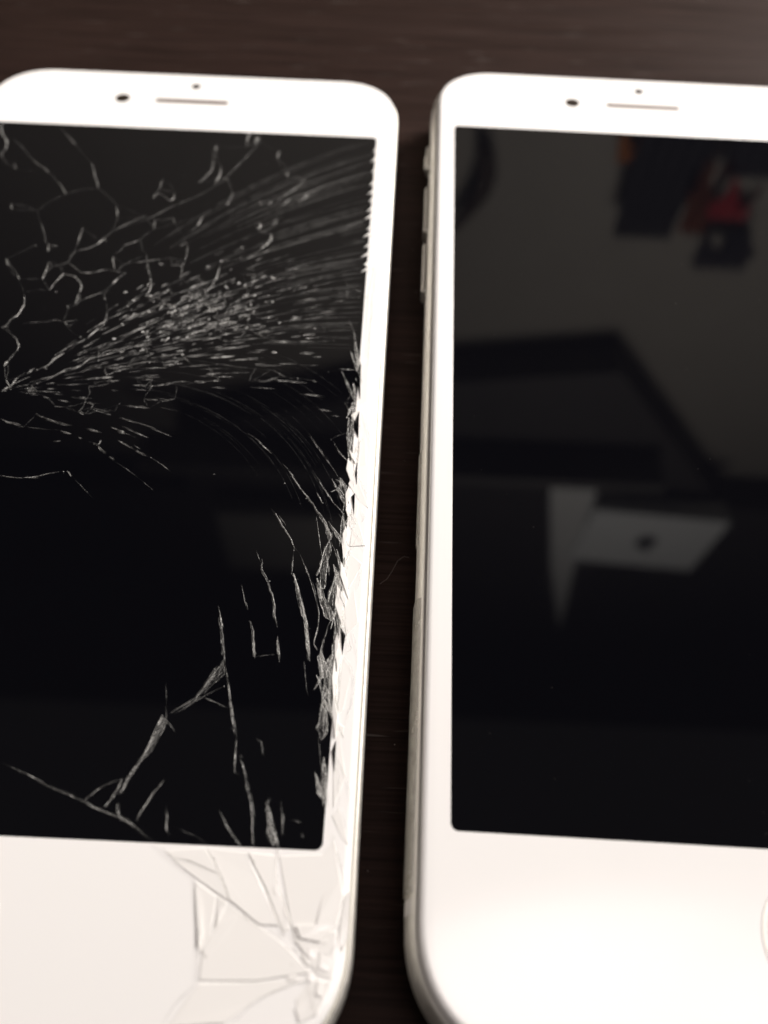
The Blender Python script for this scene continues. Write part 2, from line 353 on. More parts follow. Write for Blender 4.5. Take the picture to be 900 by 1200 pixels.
FLAKES = [
(0.36,.3,[(27.52,-25),(27.79,-22.94),(28.3,-21.34),(28.57,-22.58),(28.33,-24.14),(28.22,-27.15),(27.87,-27.17)]),
(0.34,.4,[(29.19,-24.91),(29.83,-25.28),(30.16,-27.54),(29.75,-29.21),(29.18,-30.65),(28.69,-28.78),(29.05,-26.62)]),
(0.34,.35,[(27.34,-26.01),(28.05,-27.16),(28.54,-29.08),(29.18,-30.75),(28.46,-30.22),(27.78,-28.15)]),
(0.33,.45,[(30.02,-28.04),(30.6,-30.39),(30.96,-31.96),(30.56,-33.61),(29.91,-31.36),(29.65,-30.16)]),
(0.32,.25,[(29.02,-37.19),(29.24,-35.89),(29.81,-34.72),(30.43,-34.16),(30.48,-37.12),(30.38,-40.31),(29.51,-39.28),(29.02,-38.21)]),
(0.32,.3,[(28.16,-34.62),(28.59,-33.89),(28.91,-36.77),(28.55,-36.36)]),
(0.31,.35,[(28.87,-39.31),(29.49,-40.1),(29.71,-41.95),(29.23,-42.77),(28.76,-41.76)]),
(0.35,.3,[(29.7,-22),(30.38,-22.8),(30.47,-27.04),(30.22,-27.25),(30.13,-24.56)]),
(0.40,.6,[(29.49,-4.1),(30.15,-3.41),(30.58,-5.72),(30.05,-5.11)]),
(0.37,.5,[(28.91,-13.17),(29.74,-14.29),(29.55,-15.67),(28.82,-14.57)]),
(0.39,.6,[(29.74,-11.34),(30.45,-8.62),(30.69,-9.47),(30.18,-12.15)]),
(0.36,.4,[(27.58,-19.12),(28.44,-20.8),(28.32,-21.65),(27.87,-20.51)]),
(0.36,.55,[(30.42,-17.65),(31.04,-18.93),(30.74,-20.03),(30.24,-19.3)]),
(0.29,.4,[(24.96,-48.77),(25.41,-49.47),(26.09,-51.54),(25.85,-52.03),(25.28,-50.88)]),
(0.34,.3,[(24.93,-25.53),(25.63,-27.29),(26.63,-30.59),(26.26,-30.33),(25.55,-28.26)]),
(0.33,.35,[(26.24,-29.19),(26.84,-31.05),(27.42,-34.66),(27.01,-33.79)]),
(0.32,.2,[(17.32,-39.02),(19.2,-35.5),(19.47,-36.8),(17.91,-38.74)]),
(0.31,.2,[(14.34,-41.06),(14.91,-41.6),(14.05,-44.41),(13.26,-45.44)]),
(0.33,.25,[(30.58,-31.33),(31.39,-33.57),(30.69,-34.32),(30.39,-33.44)]),
(0.41,.4,[(29.72,5.85),(30.32,4.44),(30.51,0.93),(30.03,2.29)])
]
PEARL = [
[(30.36,-55.69),(31.67,-54.33),(32.11,-55.62),(31.71,-57.85),(30.43,-59.13),(28.83,-58.89),(28.34,-58.05),(29.98,-57.92)],
[(32.01,-57.21),(32.57,-57.25),(32.39,-58.75),(32.04,-59.67),(31.84,-58.77)],
[(28.83,-63.7),(29.82,-62.98),(30.07,-63.54),(29.24,-64.53)],
[(21.08,-60.12),(22.5,-57.8),(23.81,-57.24),(22.7,-59.15),(21.57,-60.64)],
[(21.99,-56.69),(22.62,-56.72),(22.02,-58.32)],
[(19.83,-55.49),(20.37,-55.79),(20.95,-58.92),(20.83,-59.83)],
[(29.61,-61.43),(30.13,-61.24),(30.25,-61.82),(29.73,-61.95)],
[(27.28,-56.59),(27.87,-57.57),(27.83,-58.44),(27.39,-58.22)],
[(26.34,-55.08),(26.78,-55.2),(26.78,-55.84),(26.34,-55.67)],
[(30.49,-59.92),(31.66,-60.11),(31.27,-61.19),(30.38,-60.93)],
[(30.44,-61.69),(31.26,-61.89),(30.94,-62.94),(30.39,-62.73)],
[(28.95,-60.1),(29.92,-60.3),(29.7,-60.9)]
]
GAPS = [
[(29.79,-5.77),(30.45,-3.39),(30.57,-7.37)],
[(30.49,-12.61),(30.67,-10.81),(30.76,-14)],
[(30.29,-15.63),(30.64,-15.16),(30.71,-17.96)],
[(30.16,-31.35),(30.72,-32.24),(30.53,-34.33)],
[(29.71,2.27),(30.22,4.43),(30.45,-1.53)],
[(30.23,-43.66),(30.55,-42.71),(30.6,-45.56)]
]
SPLINTERS = [
[(30.6,50.64),(30.69,48.42),(30.2,49.16),(29.65,48.34),(30.11,49.82)],
[(30.6,48.01),(30.69,45.83),(30.21,46.56),(29.41,45.74),(30.12,47.21)],
[(30.58,45.29),(30.67,43.16),(30.19,43.87),(29.72,43.09),(30.1,44.5)],
[(30.58,42.06),(30.67,40),(30.2,40.68),(29.48,39.91),(30.11,41.3)],
[(30.57,39.89),(30.66,37.86),(30.19,38.54),(29.3,37.77),(30.1,39.14)],
[(30.56,38.06),(30.65,36.07),(30.18,36.73),(29.6,35.99),(30.09,37.32)],
[(30.57,35.86),(30.66,33.91),(30.2,34.56),(29.38,33.82),(30.11,35.14)],
[(30.56,34.1),(30.64,32.18),(30.19,32.82),(29.14,32.08),(30.1,33.39)],
[(30.56,31.66),(30.64,29.79),(30.19,30.41),(29.57,29.71),(30.11,30.97)],
[(30.54,30.06),(30.62,28.21),(30.18,28.83),(29.09,28.11),(30.09,29.38)],
[(30.54,27.78),(30.62,25.98),(30.18,26.58),(29.39,25.9),(30.1,27.12)],
[(30.54,25.78),(30.62,24),(30.19,24.59),(29,23.9),(30.1,25.12)],
[(30.53,22.7),(30.61,20.98),(30.18,21.56),(29.24,20.89),(30.1,22.07)]
]

# ------------------------------------------------------------------ materials
def mat(name, col=(.8, .8, .8), rough=.5, metal=0, spec=.5, coat=0, coat_rough=.03, alpha=1):
    m = bpy.data.materials.new(name)
    m.use_nodes = True
    b = m.node_tree.nodes['Principled BSDF']
    b.inputs['Base Color'].default_value = (*col, 1)
    b.inputs['Roughness'].default_value = rough
    b.inputs['Metallic'].default_value = metal
    b.inputs['Specular IOR Level'].default_value = spec
    b.inputs['Coat Weight'].default_value = coat
    b.inputs['Coat Roughness'].default_value = coat_rough
    b.inputs['Alpha'].default_value = alpha
    return m

def N(m, t, **kw):
    n = m.node_tree.nodes.new(t)
    for k, v in kw.items():
        setattr(n, k, v)
    return n

def L(m, a, b):
    m.node_tree.links.new(a, b)

def P(m):
    return m.node_tree.nodes['Principled BSDF']

def ramp(m, pts):
    r = N(m, 'ShaderNodeValToRGB')
    e = r.color_ramp.elements
    while len(e) < len(pts):
        e.new(.5)
    for i, (p, c) in enumerate(pts):
        e[i].position = p
        e[i].color = (*c, 1) if isinstance(c, tuple) else (c, c, c, 1)
    return r

def mottle(m, scale, lo, hi, sock='Roughness', detail=4):
    """a slow procedural variation of one input (smudges, wear)"""
    tc = N(m, 'ShaderNodeTexCoord')
    nz = N(m, 'ShaderNodeTexNoise')
    nz.inputs['Scale'].default_value = scale
    nz.inputs['Detail'].default_value = detail
    L(m, tc.outputs['Object'], nz.inputs['Vector'])
    mr = N(m, 'ShaderNodeMapRange')
    mr.inputs['From Min'].default_value = .3
    mr.inputs['From Max'].default_value = .7
    mr.inputs['To Min'].default_value = lo
    mr.inputs['To Max'].default_value = hi
    L(m, nz.outputs['Fac'], mr.inputs['Value'])
    L(m, mr.outputs['Result'], P(m).inputs[sock])
    return nz

# white painted glass: warm white under a clear smooth coat
M_bezel = mat('white_bezel_glass', (.85, .835, .815), .5, spec=.0, coat=1, coat_rough=.03)
mottle(M_bezel, 60, .10, .2, 'Coat Roughness')
M_shard = mat('white_broken_glass', (.83, .81, .78), .5, spec=.0, coat=1, coat_rough=.06)
mottle(M_shard, 700, .02, .16, 'Coat Roughness')
M_shard_edge = mat('broken_glass_edge', (.85, .84, .80), .25, spec=.6)
M_screen = mat('dark_display_glass', (.0022, .0022, .0032), .02, spec=.5)
mottle(M_screen, 60, .015, .045)
M_silver = mat('silver_aluminium', (.80, .775, .72), .55, metal=1)
mottle(M_silver, 900, .5, .6)
M_button = mat('satin_button_metal', (.42, .40, .37), .4, metal=1)
mottle(M_button, 700, .34, .48)
M_gasket = mat('cream_gasket', (.52, .50, .43), .6)
M_gasket_grey = mat('grey_gasket', (.33, .31, .29), .55)
M_lens = mat('dark_lens_glass', (.018, .012, .008), .08, spec=.6)
M_mesh = mat('earpiece_mesh', (.12, .085, .07), .6)
M_film = mat('clear_film', (.62, .60, .54), .3, spec=.6, alpha=.5)
mottle(M_film, 500, .3, .62, 'Alpha')
M_band = mat('antenna_plastic', (.72, .69, .66), .5)
M_cover = mat('clear_cover', (.2, .19, .18), .3, alpha=.5)

def crack_mat(level, white):
    """fractured glass: streaky, partly see-through, scatter and glints put into the white opacity"""
    m = mat('crack_%s_%02d' % ('bezel' if white else 'screen', int(level * 100)),
            (.58, .565, .54) if white else (.88, .87, .83), .2, spec=.7)
    uv = N(m, 'ShaderNodeUVMap')
    def uvnoise(sx, sy, detail):
        mp = N(m, 'ShaderNodeMapping')
        mp.inputs['Scale'].default_value = (sx, sy, 1)
        L(m, uv.outputs['UV'], mp.inputs['Vector'])
        nz = N(m, 'ShaderNodeTexNoise')
        nz.inputs['Scale'].default_value = 1
        nz.inputs['Detail'].default_value = detail
        nz.inputs['Roughness'].default_value = .65
        L(m, mp.outputs['Vector'], nz.inputs['Vector'])
        return nz
    nz = uvnoise(14, 5, 4)
    gap = uvnoise(.6, .75, 2)
    r1 = ramp(m, [(.40, .06), (.50, .42), (.60, 1.0)])
    L(m, nz.outputs['Fac'], r1.inputs['Fac'])
    r2 = ramp(m, [(.40, .5 if white else .07), (.60, 1.0)])
    L(m, gap.outputs['Fac'], r2.inputs['Fac'])
    r = N(m, 'ShaderNodeMix', data_type='RGBA', blend_type='MULTIPLY')
    r.inputs[0].default_value = 1
    L(m, r1.outputs['Color'], r.inputs[6])
    L(m, r2.outputs['Color'], r.inputs[7])
    mul = N(m, 'ShaderNodeMath', operation='MULTIPLY')
    mul.inputs[1].default_value = min(1, level * (1.0 if white else 1.35))
    L(m, r.outputs[2], mul.inputs[0])
    L(m, mul.outputs[0], P(m).inputs['Alpha'])
    bp = N(m, 'ShaderNodeBump')
    bp.inputs['Strength'].default_value = .6
    bp.inputs['Distance'].default_value = .0001
    L(m, nz.outputs['Fac'], bp.inputs['Height'])
    L(m, bp.outputs['Normal'], P(m).inputs['Normal'])
    return m

_cm = {}
def crack_material(level, white=False):
    k = (max(.03, round(level * 24) / 24), white)
    if k not in _cm:
        _cm[k] = crack_mat(*k)
    return _cm[k]

# ------------------------------------------------------------------ object helpers
def link(name, me, m=None, parent=None):
    o = bpy.data.objects.new(name, me)
    COL.objects.link(o)
    if m:
        o.data.materials.append(m)
    if parent:
        o.parent = parent
    return o

def mesh(name, verts, faces, m=None, parent=None, smooth=False, uvs=None):
    me = bpy.data.meshes.new(name)
    me.from_pydata([Vector(v) * S for v in verts], [], faces)
    me.update()
    if uvs:
        lay = me.uv_layers.new(name='UVMap')
        for l in me.loops:
            lay.data[l.index].uv = uvs[l.vertex_index]
    if smooth:
        me.polygons.foreach_set('use_smooth', [True] * len(me.polygons))
    return link(name, me, m, parent)

def tag(o, label=None, cat=None, group=None, kind=None):
    for k, v in (('label', label), ('category', cat), ('group', group), ('kind', kind)):
        if v:
            o[k] = v
    return o

def thing(name, label, cat, loc=(0, 0, 0), rz=0, group=None):
    o = bpy.data.objects.new(name, None)
    COL.objects.link(o)
    o.empty_display_size = .01
    o.location = Vector(loc) * S
    o.rotation_euler = (0, 0, rz)
    return tag(o, label, cat, group)

def bevelled_box(name, size, loc, m, parent=None, bev=.25, seg=3, rot=None):
    bm = bmesh.new()
    bmesh.ops.create_cube(bm, size=1)
    bmesh.ops.scale(bm, vec=Vector(size) * S, verts=bm.verts)
    if bev:
        bmesh.ops.bevel(bm, geom=bm.edges[:], offset=bev * S, segments=seg, affect='EDGES', profile=.5)
    me = bpy.data.meshes.new(name)
    bm.to_mesh(me)
    bm.free()
    o = link(name, me, m, parent)
    o.location = Vector(loc) * S
    if rot:
        o.rotation_euler = rot
    return o

def disc(name, x, y, z, r, m, parent, n=40, thick=.25, ring=None):
    """a thin round plate with a bevelled rim; ring = inner radius when it is an annulus"""
    prof = [(r, z - thick), (r, z), (r - .06, z + .03)]
    if ring is not None:
        prof += [(ring + .06, z + .03), (ring, z), (ring, z - thick)]
    v, f = [], []
    for d, zz in prof:
        for i in range(n):
            a = 2 * math.pi * i / n
            v.append((x + d * math.cos(a), y + d * math.sin(a), zz))
    for k in range(len(prof) - 1):
        for i in range(n):
            j = (i + 1) % n
            f.append((k * n + i, k * n + j, (k + 1) * n + j, (k + 1) * n + i))
    if ring is None:
        f.append(tuple((len(prof) - 1) * n + i for i in range(n)))
    return mesh(name, v, f, m, parent)

# ------------------------------------------------------------------ the phone body
HW, HH, RAD = 33.55, 69.15, 10.2           # half width, half height, corner radius
SW, SH = 30.05, 52.2                       # black display area
TOP = 7.1                                  # height of the front glass
NC = 14

def rrect(hw, hh, r, z, power=2.25):
    """rounded rectangle, superelliptic corners, counter-clockwise"""
    pts = []
    for cx, cy, a0 in ((1, 1, 0), (-1, 1, 90), (-1, -1, 180), (1, -1, 270)):
        for i in range(NC + 1):
            a = math.radians(a0 + 90 * i / NC)
            c, s = math.cos(a), math.sin(a)
            e = 2 / power
            px = math.copysign(abs(c) ** e, c) * r
            py = math.copysign(abs(s) ** e, s) * r
            pts.append((cx * (hw - r) + px, cy * (hh - r) + py, z))
    return pts

def loft(name, loops, m, parent, cap0=False, cap1=False, closed=False, smooth=True):
    n = len(loops[0])
    v = [p for lp in loops for p in lp]
    f = []
    K = len(loops)
    for k in range(K if closed else K - 1):
        k2 = (k + 1) % K
        for i in range(n):
            j = (i + 1) % n
            f.append((k * n + i, k * n + j, k2 * n + j, k2 * n + i))
    if cap0:
        f.append(tuple(reversed(range(n))))
    if cap1:
        f.append(tuple((K - 1) * n + i for i in range(n)))
    return mesh(name, v, f, m, parent, smooth)

def outline(d, z):
    return rrect(HW - d, HH - d, RAD - d, z)

FRAME = [(3, 0), (1.7, .12), (.8, .55), (.25, 1.35), (.03, 2.5), (0, 3.4), (.05, 4.3), (.22, 5.2), (.5, 5.85), (.72, 6.15),
         (.82, 6.18), (.86, 6.0)]
GLASS = [(1.0, 6.0), (1.0, 6.62), (1.04, 6.80), (1.14, 6.95), (1.32, 7.05), (1.6, 7.09), (2.1, TOP)]

def build_phone(label, loc, rz, gasket, slim=0, hx=0):
    t = thing('smartphone', label, 'smartphone', loc, rz)
    fr = loft('frame', [outline(max(d, slim), z) for d, z in FRAME], M_silver, t, cap0=True)
    loft('gasket', [outline(d, z) for d, z in ((.86, 6.0), (.86, 6.3), (1.0, 6.3), (1.0, 6.0))], gasket, t, smooth=False)
    hole = rrect(SW, SH, .7, TOP, 2)
    gl = loft('front_glass', [outline(d, z) for d, z in GLASS] + [hole, rrect(SW, SH, .7, TOP - .4, 2)], M_bezel, t)
    # flat face must shade flat
    for p in gl.data.polygons:
        if abs(p.normal.z) > .9995 or abs(p.normal.z) < .02:
            p.use_smooth = False
    n = len(hole)
    ins = rrect(SW - .02, SH - .02, .68, TOP - .004, 2)
    low = rrect(SW - .02, SH - .02, .68, TOP - .4, 2)
    mesh('screen', ins + low, [tuple(range(n))] + [(i, n + i, n + (i + 1) % n, (i + 1) % n) for i in range(n)], M_screen, t)
    disc('camera_lens', -11.2, 60.2, TOP + .01, 1.12, M_lens, t)
    disc('proximity_sensor', -.05, 64.45, TOP + .01, .72, M_lens, t)
    # earpiece slot: a rim with the mesh inside it
    def stadium(L2, r, z, k=10):
        out = []
        for sx, a0 in ((1, -90), (-1, 90)):
            for i in range(k + 1):
                a = math.radians(a0 + 180 * i / k)
                out.append((sx * (L2 - r) + r * math.cos(a), 60.0 + r * math.sin(a), z))
        return out
    loft('earpiece_rim', [stadium(5.85, .52, TOP - .1), stadium(5.85, .52, TOP + .03), stadium(5.78, .44, TOP + .03), stadium(5.78, .44, TOP - .1)],
         M_gasket_grey, t, smooth=False)
    st = stadium(5.78, .44, TOP + .01)
    mesh('earpiece', st, [tuple(range(len(st)))], M_mesh, t)
    hb = disc('home_button', hx, -59.15, TOP + .005, 4.8, M_bezel, t, n=64)
    disc('button_ring', hx, -59.15, TOP + .03, 5.2, M_silver, hb, n=64, ring=4.81)
    # buttons on the sides
    for nm, y0, y1, sx in (('ring_switch', 45.3, 51.2, -1), ('volume_button', 30.0, 40.4, -1), ('volume_button', 17.3, 27.5, -1),
                           ('power_button', 30.0, 40.4, 1)):
        hgt = 2.0 if nm == 'ring_switch' else 2.5
        b = bevelled_box(nm, (1.6, y1 - y0, hgt), (sx * (HW - (.22 if sx < 0 else .75 + slim)), (y0 + y1) / 2, 3.3), M_button, t, bev=.5, seg=4)
        if nm == 'ring_switch':
            bevelled_box('switch_slider', (1.0, (y1 - y0) * .5, 1.2), (sx * (HW + .25), (y0 + y1) / 2 - 1, 3.6), M_silver, t, bev=.35)
    # moulded plastic bands across the frame
    for sy in (-1, 1):
        for sx in ((-1, 1) if not slim else (-1,)):
            side_strip('antenna_band', sx, sy * 58.0 - .6, sy * 58.0 + .6, -.2 if slim else .03, M_band, t)
    return t, gl

def side_strip(name, sx, y0, y1, off, m, parent, zlo=.8, zhi=5.7, wob=0, n=1, sd=3):
    """a thin skin that follows the rounded side of the frame between two heights"""
    rr = random.Random(sd)
    prof = [(d, z) for d, z in FRAME[:10]]
    pts = []
    K = 12
    for i in range(K + 1):
        z = zlo + (zhi - zlo) * i / K
        for (d0, z0), (d1, z1) in zip(prof, prof[1:]):
            if z0 <= z <= z1:
                d = d0 + (d1 - d0) * (z - z0) / (z1 - z0)
                break
        pts.append((d, z))
    v, f = [], []
    ys = [y0 + (y1 - y0) * i / n for i in range(n + 1)]
    for layer in (0, 1):
        for j, y in enumerate(ys):
            for i, (d, z) in enumerate(pts):
                yy = y + (rr.uniform(-wob, wob) if j in (0, n) else 0)
                o = (off if layer else -.05) + (rr.uniform(0, wob * .06) if layer else 0)
                v.append((sx * (HW - d + o), yy, z))
    q = K + 1
    A = (n + 1) * q
    for j in range(n):
        for i in range(K):
            a, b, c, d_ = j * q + i, j * q + i + 1, (j + 1) * q + i + 1, (j + 1) * q + i
            f += [(A + a, A + b, A + c, A + d_), (d_, c, b, a)]
    rim = [j * q for j in range(n + 1)] + [n * q + i for i in range(1, q)] + [j * q + K for j in range(n - 1, -1, -1)] + [i for i in range(K - 1, 0, -1)]
    for i in range(len(rim)):
        a, b = rim[i], rim[(i + 1) % len(rim)]
        f.append((a, b, A + b, A + a))
    return mesh(name, v, f, m, parent, smooth=False)

# ------------------------------------------------------------------ setting: the dark wooden table
M_table = mat('dark_wood', (.02, .015, .013), .34, spec=.05)
def wood(m):
    P(m).inputs['Specular Tint'].default_value = (1, .84, .76, 1)
    tc = N(m, 'ShaderNodeTexCoord')
    def stretched(sx, sy, detail, rot=.0):
        mp = N(m, 'ShaderNodeMapping')
        mp.inputs['Scale'].default_value = (sx, sy, 1)
        mp.inputs['Rotation'].default_value = (0, 0, rot)
        L(m, tc.outputs['Object'], mp.inputs['Vector'])
        nz = N(m, 'ShaderNodeTexNoise')
        nz.inputs['Scale'].default_value = 1
        nz.inputs['Detail'].default_value = detail
        L(m, mp.outputs['Vector'], nz.inputs['Vector'])
        return nz
    broad = stretched(14, 260, 3)
    fine = stretched(45, 2600, 3, .01)
    pores = stretched(95, 1500, 2, -.01)
    c1 = ramp(m, [(.3, (.0175, .0105, .0088)), (.7, (.0215, .013, .011))])
    L(m, broad.outputs['Fac'], c1.inputs['Fac'])
    c2 = ramp(m, [(.35, (.55, .55, .55)), (.62, (1.2, 1.15, 1.12))])
    L(m, fine.outputs['Fac'], c2.inputs['Fac'])
    mx = N(m, 'ShaderNodeMix', data_type='RGBA', blend_type='MULTIPLY')
    mx.inputs[0].default_value = 1
    L(m, c1.outputs['Color'], mx.inputs[6])
    L(m, c2.outputs['Color'], mx.inputs[7])
    # pale worn pores: short thin strokes along the grain
    c3 = ramp(m, [(.67, 0.0), (.76, 1.0)])
    L(m, pores.outputs['Fac'], c3.inputs['Fac'])
    m2 = N(m, 'ShaderNodeMix', data_type='RGBA', blend_type='MIX')
    m2.inputs[7].default_value = (.07, .058, .052, 1)
    L(m, c3.outputs['Color'], m2.inputs[0])
    L(m, mx.outputs[2], m2.inputs[6])
    L(m, m2.outputs[2], P(m).inputs['Base Color'])
    bp = N(m, 'ShaderNodeBump')
    bp.inputs['Strength'].default_value = .12
    bp.inputs['Distance'].default_value = .00015
    L(m, fine.outputs['Fac'], bp.inputs['Height'])
    L(m, bp.outputs['Normal'], P(m).inputs['Normal'])
    r = ramp(m, [(.3, .45), (.7, .6)])
    L(m, broad.outputs['Fac'], r.inputs['Fac'])
    L(m, r.outputs['Color'], P(m).inputs['Roughness'])
wood(M_table)
tb = bevelled_box('table', (1300, 900, 28), (60, 40, -14), M_table, bev=2)
tag(tb, kind='structure')

# ------------------------------------------------------------------ setting: what the glass mirrors
M_wall = mat('grey_plaster', (.25, .238, .21), .85)
mottle(M_wall, 30, .75, .95)
wl = bevelled_box('wall', (2400, 40, 1500), (100, 521, 650), M_wall, bev=0)
tag(wl, kind='structure')
M_dark = mat('dark_panel', (.035, .032, .030), .7)
mottle(M_dark, 20, .5, .75)
# added dark panel, stands in for the unlit upper wall; sloping end
shade_pts = [(-900, 700), (-190, 690), (-185, 590), (60, 505), (238, 476), (405, 682), (900, 700), (900, 1390), (-900, 1390)]
n = len(shade_pts)
so = mesh('shade_panel', [(x, 455, z) for x, z in shade_pts] + [(x, 500, z) for x, z in shade_pts],
          [tuple(range(n)), tuple(reversed(range(n, 2 * n)))] + [(i, n + i, n + (i + 1) % n, (i + 1) % n) for i in range(n)], M_dark)
tag(so, kind='structure')
M_shelf = mat('shelf_board', (.09, .087, .08), .6)
mottle(M_shelf, 40, .5, .7)
sh = bevelled_box('wall_shelf', (520, 46, 12), (45, 431, 588), M_shelf, bev=1.5)
tag(sh, 'grey shelf board mirrored as a faint pale line in the intact screen', 'shelf')
M_card = mat('white_card', (.88, .92, .94), .6)
mottle(M_card, 30, .5, .7)
bx = thing('white_box', 'white box with dark emblem mirrored in the right phone screen', 'box', (322, 432, 704))
bd = bevelled_box('box_body', (146, 24, 104), (0, 0, 0), M_card, bx, bev=1.2)
bd.rotation_euler = (0, math.radians(-5), 0)
# round emblem with a small leaf on the front
em = []
for i in range(40):
    a = 2 * math.pi * i / 40
    r = 13 * (1 - .10 * math.cos(2 * a) - (.22 if abs(a - .15) < .35 else 0))
    em.append((r * math.cos(a), r * .9 * math.sin(a)))
M_emblem = mat('emblem_print', (.02, .02, .022), .4)
eo = mesh('emblem', [(x, -12.8, z) for x, z in em] + [(x, -11.9, z) for x, z in em],
          [tuple(range(40)), tuple(reversed(range(40, 80)))] + [(i, 40 + i, 40 + (i + 1) % 40, (i + 1) % 40) for i in range(40)], M_emblem, bx)
lf = [(2, 14), (6, 15.5), (8, 20), (4, 19)]
mesh('emblem_leaf', [(x, -12.8, z) for x, z in lf] + [(x, -11.9, z) for x, z in lf],
     [(0, 1, 2, 3), (7, 6, 5, 4)] + [(i, 4 + i, 4 + (i + 1) % 4, (i + 1) % 4) for i in range(4)], M_emblem, bx)
# folded paper wedge beside the box
pw = [(196, 600), (246, 600), (250, 700), (272, 935), (232, 780)]
po = mesh('folded_paper', [(x, 424, z) for x, z in pw] + [(x + 3, 428, z) for x, z in pw],
          [tuple(range(5)), tuple(reversed(range(5, 10)))] + [(i, 5 + i, 5 + (i + 1) % 5, (i + 1) % 5) for i in range(5)], mat('paper', (.72, .74, .74), .7))
tag(po, 'pale folded paper wedge mirrored left of the white box', 'paper')
M_greybox = mat('grey_card', (.3, .295, .27), .6)
gb = bevelled_box('grey_box', (150, 22, 118), (-78, 431, 742), M_greybox, bev=1.5)
tag(gb, 'grey box mirrored faintly in the cracked screen', 'box')

def cloth(name, x0, x1, z0, z1, y, m, label, folds=5, amp=7, sd=1, taper=.15):
    """a hanging piece of fabric with vertical folds and an uneven hem, 3 mm thick"""
    rr = random.Random(sd)
    ph = [rr.uniform(0, 6.28) for _ in range(3)]
    nu, nv = 28, 14
    v, f = [], []
    for lay in (0, 3):
        for j in range(nv + 1):
            t = j / nv
            for i in range(nu + 1):
                u = i / nu
                k = 1 - taper * t + .06 * math.sin(t * 5 + ph[2])
                x = (x0 + x1) / 2 + (u - .5) * (x1 - x0) * k
                hem = 12 * math.sin(u * 9 + ph[0]) * (1 - t)
                z = z0 + (z1 - z0) * t + hem
                yy = y + amp * (math.sin(u * folds * 6.28 + ph[1] + t) * (.4 + .6 * (1 - t)))
                v.append((x, yy + lay, z))
    q = nu + 1
    A = q * (nv + 1)
    for j in range(nv):
        for i in range(nu):
            a = j * q + i
            f += [(a, a + 1, a + q + 1, a + q), (A + a + q, A + a + q + 1, A + a + 1, A + a)]
    o = mesh(name, v, f, m, smooth=True)
    return tag(o, label, 'cloth')
M_blk = mat('black_fabric', (.012, .012, .016), .9)
M_brn = mat('rust_fabric', (.16, .045, .015), .9)
M_red = mat('red_fabric', (.3, .012, .018), .85)
for m_ in (M_blk, M_brn, M_red):
    mottle(m_, 60, .75, .95)
cloth('dark_cloth', 195, 250, 236, 345, 472, M_blk, 'black hanging cloth mirrored at the top of the intact screen', sd=2)
cloth('rust_cloth', 242, 264, 282, 331, 462, M_brn, 'rust brown cloth mirrored between black and red cloths', folds=3, sd=3)
cloth('red_cloth', 256, 288, 291, 311, 452, M_red, 'small red cloth mirrored at upper right of the intact screen', folds=3, amp=4, sd=4)
cloth('charcoal_cloth', 258, 312, 236, 286, 466, M_blk, 'charcoal cloth mirrored above the red cloth near the bezel', sd=5)
cloth('navy_cloth', 266, 312, 338, 370, 470, mat('navy_fabric', (.016, .016, .024), .9), 'navy cloth mirrored below the red cloth', sd=6)

# a dry curled leaf and an orange pouch, both only seen mirrored
lfp = [(88, 276, 2), (96, 290, 7), (99, 305, 9), (96, 322, 9), (88, 338, 7), (78, 352, 4), (70, 360, 1)]
v = [(x - w_, 486, z) for x, z, w_ in lfp] + [(x, 481 - w_ * .3, z) for x, z, w_ in lfp] + [(x + w_ * .6, 486, z) for x, z, w_ in lfp]
n = len(lfp)
f = [(k * n + i, k * n + i + 1, (k + 1) * n + i + 1, (k + 1) * n + i) for k in range(2) for i in range(n - 1)]
lo = mesh('curled_leaf', v, f, mat('dry_leaf', (.03, .018, .008), .8), smooth=True)
sol = lo.modifiers.new('thickness', 'SOLIDIFY')
sol.thickness = .001
tag(lo, 'brown curled leaf mirrored at the top left of the intact screen', 'leaf')
cloth('orange_pouch', 186, 203, 262, 284, 476, mat('orange_fabric', (.35, .12, .02), .85), 'small orange pouch mirrored left of the black cloth', folds=2, amp=4, sd=9)

# ------------------------------------------------------------------ the two phones
cracked, cglass = build_phone('white phone with shattered black screen, left of the two', (0, 0, 0), 0, M_gasket, slim=.42, hx=-.8)
intact, iglass = build_phone('white phone with unbroken black screen, right of the two', (71.454, 1.425, 1.5), -.01144, M_gasket_grey)
# the intact phone lies in the floor of a thin clear cover and keeps some of its film on the side
loft('back_cover', [outline(d, z) for d, z in ((3.4, -1.5), (2.6, -1.4), (2.2, -.9), (2.2, -.2), (3.0, 0))], M_cover, intact, cap0=True, cap1=True)
side_strip('side_film', -1, -56.9, -29.6, .16, M_film, intact, zlo=1.2, zhi=5.9, wob=.18, n=14, sd=8)
side_strip('film_scrap', -1, -21.6, -10.2, .10, M_film, intact, zlo=1.9, zhi=5.0, wob=.5, n=7, sd=9)

# ------------------------------------------------------------------ fractures of the left phone
def smooth_line(pts, step=.55, jit=.06):
    """resample a polyline (Catmull-Rom) and roughen it a little"""
    P0 = [Vector(p) for p in pts]
    if len(P0) > 2:
        ext = [P0[0] * 2 - P0[1]] + P0 + [P0[-1] * 2 - P0[-2]]
        out = []
        for i in range(1, len(ext) - 2):
            a, b, c, d = ext[i - 1:i + 3]
            k = max(1, int((c - b).length / step))
            for s in range(k):
                t = s / k
                out.append(.5 * ((2 * b) + (c - a) * t + (2 * a - 5 * b + 4 * c - d) * t * t + (3 * b - a - 3 * c + d) * t ** 3))
        out.append(P0[-1])
    else:
        a, b = P0
        k = max(3, int((b - a).length / step))
        out = [a + (b - a) * (s / k) for s in range(k + 1)]
    for p in out[1:-1]:
        p.x += rnd.gauss(0, jit)
        p.y += rnd.gauss(0, jit)
    return out

